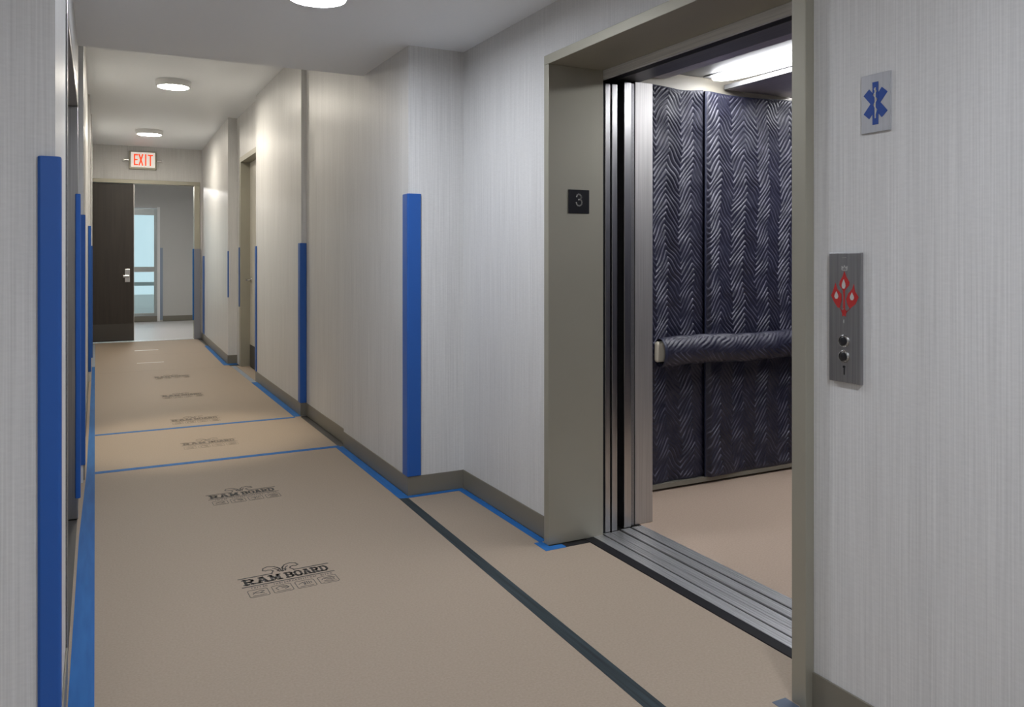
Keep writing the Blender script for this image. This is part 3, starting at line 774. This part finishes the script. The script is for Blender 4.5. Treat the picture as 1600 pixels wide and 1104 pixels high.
def downlight(label, x, y, zc):
    t = thing('recessed_downlight', label, 'ceiling light', (x, y, zc))
    bm = bmesh.new(); lathe(bm, [(0.09, -0.001), (0.09, -0.006), (0.06, -0.008)], (x, y, zc), 'Z', 40)
    obj('trim_ring', bm, M['housing'], t, 0, True)
    bm = bmesh.new(); lathe(bm, [(0.055, -0.0085), (0.05, -0.012)], (x, y, zc), 'Z', 32)
    obj('lens', bm, M['lens_hall'], t)
    ld = bpy.data.lights.new('downlight_beam', 'SPOT'); ld.energy = 170; ld.color = (1.0, 0.88, 0.68)
    ld.spot_size = math.radians(42); ld.spot_blend = 0.75; ld.shadow_soft_size = 0.05
    lo = bpy.data.objects.new('downlight_beam', ld); C.objects.link(lo); lo.parent = t; lo.location = (0, 0, -0.03)
downlight('recessed downlight hidden above the soffit edge in the corridor', 0.60, 6.15, ZH)
ceiling_light('added round fill light on the lobby ceiling, unseen behind the viewpoint', 0.835, 0.10, ZL, 0.135, M['lens_fill'])  # fill lamp added out of view to brighten the lobby
ceiling_light('added round fill light, unseen at the back of the lobby', -0.9, -1.4, ZL, 0.135, M['lens_fill'])  # second added fill lamp, also out of view

# ------------------------------------------------------------------ exit sign
ex = thing('exit_sign', 'lit white EXIT sign with red letters above the end doors', 'sign', (0.645, YEND, 2.75))
boxobj('housing', (0.455, 0.835, YEND - 0.055, YEND - 0.001, 2.620, 2.890), M['frame'], ex, 0.006)
boxobj('face', (0.480, 0.812, YEND - 0.060, YEND - 0.0555, 2.650, 2.878), M['exitface'], ex, 0.003)
bm = bmesh.new()
write(bm, 'EXIT', 0.522, 2.680, 0.058, 0.165, 0.008, 0.021, (0, YEND - 0.060, 0), (1, 0, 0), (0, 0, 1), 0.002)
obj('lettering', bm, M['exitred'], ex)
for xa, xb in ((0.375, 0.454), (0.836, 0.915)):
    boxobj('side_arm', (xa, xb, YEND - 0.045, YEND - 0.02, 2.745, 2.765), M['chrome'], ex, 0.004)
    xe = xa if xa < 0.5 else xb
    boxobj('end_cap', (xe - 0.014, xe + 0.014, YEND - 0.052, YEND - 0.013, 2.732, 2.778), M['housing'], ex, 0.006)

# ------------------------------------------------------------------ end doors
t1 = bpy.data.objects.new('trim_1', None); C.objects.link(t1); t1['kind'] = 'structure'
boxobj('frame_leg', (1.380, 1.464, YEND - 0.03, YEND + 0.13, 0.0005, 2.402), M['frame'], t1, 0.003)
boxobj('frame_leg', (-0.158, -0.10, YEND + 0.001, YEND + 0.13, 0.0005, 2.402), M['frame'], t1, 0.003)
bm = bmesh.new(); box(bm, -0.034, 1.464, YEND - 0.03, YEND + 0.13, 2.403, 2.460)
obj('frame_head', bm, M['frame'], t1, 0.003)
o = boxobj('jamb_guard', (1.376, 1.468, YEND - 0.042, YEND - 0.032, 0.004, 1.415), M['guardgrey'])
tag(o, 'grey blue plastic guard on lower right leg of end door frame', 'jamb guard')
o = boxobj('jamb_guard', (1.360, 1.3745, YEND - 0.034, YEND + 0.06, 0.30, 1.415), M['bluetape'])
tag(o, 'thin blue strip on inner edge of end door frame', 'jamb guard')

d1 = bpy.data.objects.new('door_1', None); C.objects.link(d1); d1['kind'] = 'structure'; d1.location = (-0.09, YEND + 0.03, 0)
boxobj('leaf', (-0.098, 0.520, YEND + 0.02, YEND + 0.065, 0.014, 2.398), M['darkdoor'], d1, 0.002)
boxobj('kick_plate', (-0.09, 0.512, YEND + 0.0165, YEND + 0.0195, 0.03, 0.275), M['kick'], d1)
boxobj('lit_edge', (0.5205, 0.528, YEND + 0.02, YEND + 0.065, 0.014, 2.398), M['chrome'], d1)  # bright strip stands in for light caught on the leaf edge
hp = boxobj('handle_plate', (0.400, 0.470, YEND + 0.008, YEND + 0.0195, 0.905, 1.105), M['chrome'], d1, 0.004)
bm = bmesh.new()
box(bm, 0.425, 0.455, YEND - 0.045, YEND + 0.008, 0.985, 1.010)
box(bm, 0.372, 0.455, YEND - 0.055, YEND - 0.035, 0.975, 1.012)
obj('lever_handle', bm, M['chrome'], hp, 0.006)
o = boxobj('door_threshold', (-0.098, 1.378, YEND - 0.028, YEND + 0.118, F0 + 0.0002, 0.008), M['alu'], None, 0.002)
tag(o, 'bright metal threshold under the dark end door', 'threshold')

# ------------------------------------------------------------------ side door in the right wall
d2 = bpy.data.objects.new('door_2', None); C.objects.link(d2); d2['kind'] = 'structure'; d2.location = (1.6, 9.3, 0)
bm = bmesh.new()
box(bm, 1.518, 1.70, 9.85, 9.898, 0.0005, 2.40); box(bm, 1.518, 1.5295, 9.898, 9.95, 0.0005, 2.46)
obj('frame_leg', bm, M['frame'], d2)
bm = bmesh.new()
box(bm, 1.518, 1.70, 8.782, 8.83, 0.0005, 2.40)
obj('frame_leg', bm, M['frame'], d2)
bm = bmesh.new(); box(bm, 1.5295, 1.70, 8.782, 9.898, 2.401, 2.439); box(bm, 1.518, 1.5295, 8.67, 9.898, 2.401, 2.46)
obj('frame_head', bm, M['frame'], d2)
boxobj('leaf', (1.622, 1.667, 8.832, 9.848, 0.008, 2.398), M['creamdoor'], d2, 0.002)
boxobj('kick_plate', (1.618, 1.6215, 8.85, 9.83, 0.012, 0.26), M['subfloor'], d2)
bm = bmesh.new()
lathe(bm, [(0.033, 0), (0.033, -0.008), (0.028, -0.011)], (1.6215, 9.74, 1.02), 'X', 24)
lathe(bm, [(0.011, -0.011), (0.011, -0.055)], (1.6215, 9.74, 1.02), 'X', 16)
box(bm, 1.556, 1.576, 9.61, 9.755, 1.010, 1.032)
obj('lever_handle', bm, M['chrome'], d2, 0.003)
# left recessed doors
fl = thing('door_frame', 'stainless steel door frame in the left lobby wall', 'door frame', (-0.15, 3.68, 0))
boxobj('frame_leg', (-0.255, -0.075, 2.802, 2.86, 0.0005, 2.03), M['steel_dark'], fl, 0.002)
boxobj('frame_leg', (-0.255, -0.075, 4.50, 4.558, 0.0005, 2.03), M['steel'], fl, 0.002)
boxobj('frame_head', (-0.255, -0.075, 2.802, 4.558, 2.031, 2.080), M['steel'], fl, 0.002)
o = boxobj('elevator_door', (-0.255, -0.22, 2.865, 4.495, 0.004, 2.026), M['steel'])
tag(o, 'closed stainless steel door set back in left lobby wall frame', 'elevator door')
d3 = struct('door_3', B(-0.198, -0.17, 5.67, 6.38, 0.004, 2.30), M['frame'])

# ------------------------------------------------------------------ far room window
w1 = bpy.data.objects.new('window_1', None); C.objects.link(w1); w1['kind'] = 'structure'; w1.location = (0.2, 17.55, 0)
bm = bmesh.new()
for a in ((1.046, 1.144, 0.11, 2.25), (-0.898, -0.80, 0.11, 2.25), (-0.80, 1.046, 2.12, 2.25), (-0.80, 1.046, 0.99, 1.09), (-0.80, 1.046, 0.11, 0.17)):
    box(bm, a[0], a[1], 17.52, 17.60, a[2], a[3])
obj('window_frame', bm, M['winframe'], w1, 0.004)
bm = bmesh.new(); box(bm, 1.100, 1.150, 17.488, 17.499, 0.0, 2.28)
obj('casing', bm, M['whitepaint'], w1)
boxobj('sill_curb', (-0.898, 1.144, 17.505, 17.60, 0.0, 0.108), M['base'], w1)
bm = bmesh.new(); box(bm, -0.80, 1.046, 17.555, 17.561, 0.17, 0.99); box(bm, -0.80, 1.046, 17.555, 17.561, 1.09, 2.12)
obj('pane', bm, M['glass'], w1)
o = boxobj('balcony_parapet', (-3.0, 4.0, 19.2, 19.35, 0.0, 0.47), M['concrete']); tag(o, 'pale low balcony wall seen through the window lower pane', 'balcony wall')
bm = bmesh.new(); box(bm, -3.0, 4.0, 19.22, 19.30, 0.66, 0.74)
for k in range(5): box(bm, -2.9 + k * 1.6, -2.86 + k * 1.6, 19.24, 19.28, 0.47, 0.66)
o = obj('balcony_railing', bm, M['winframe']); tag(o, 'grey rail on top of the balcony wall outside the window', 'railing')
rl = thing('ceiling_lamp', 'white lamp strip at the ceiling of the room beyond', 'ceiling light', (0.68, 15.0, 2.72))
boxobj('housing', (0.50, 0.86, 14.9, 15.1, 2.55, 2.719), M['housing'], rl, 0.004)
boxobj('lens', (0.52, 0.84, 14.92, 15.08, 2.535, 2.549), M['roomlamp'], rl)
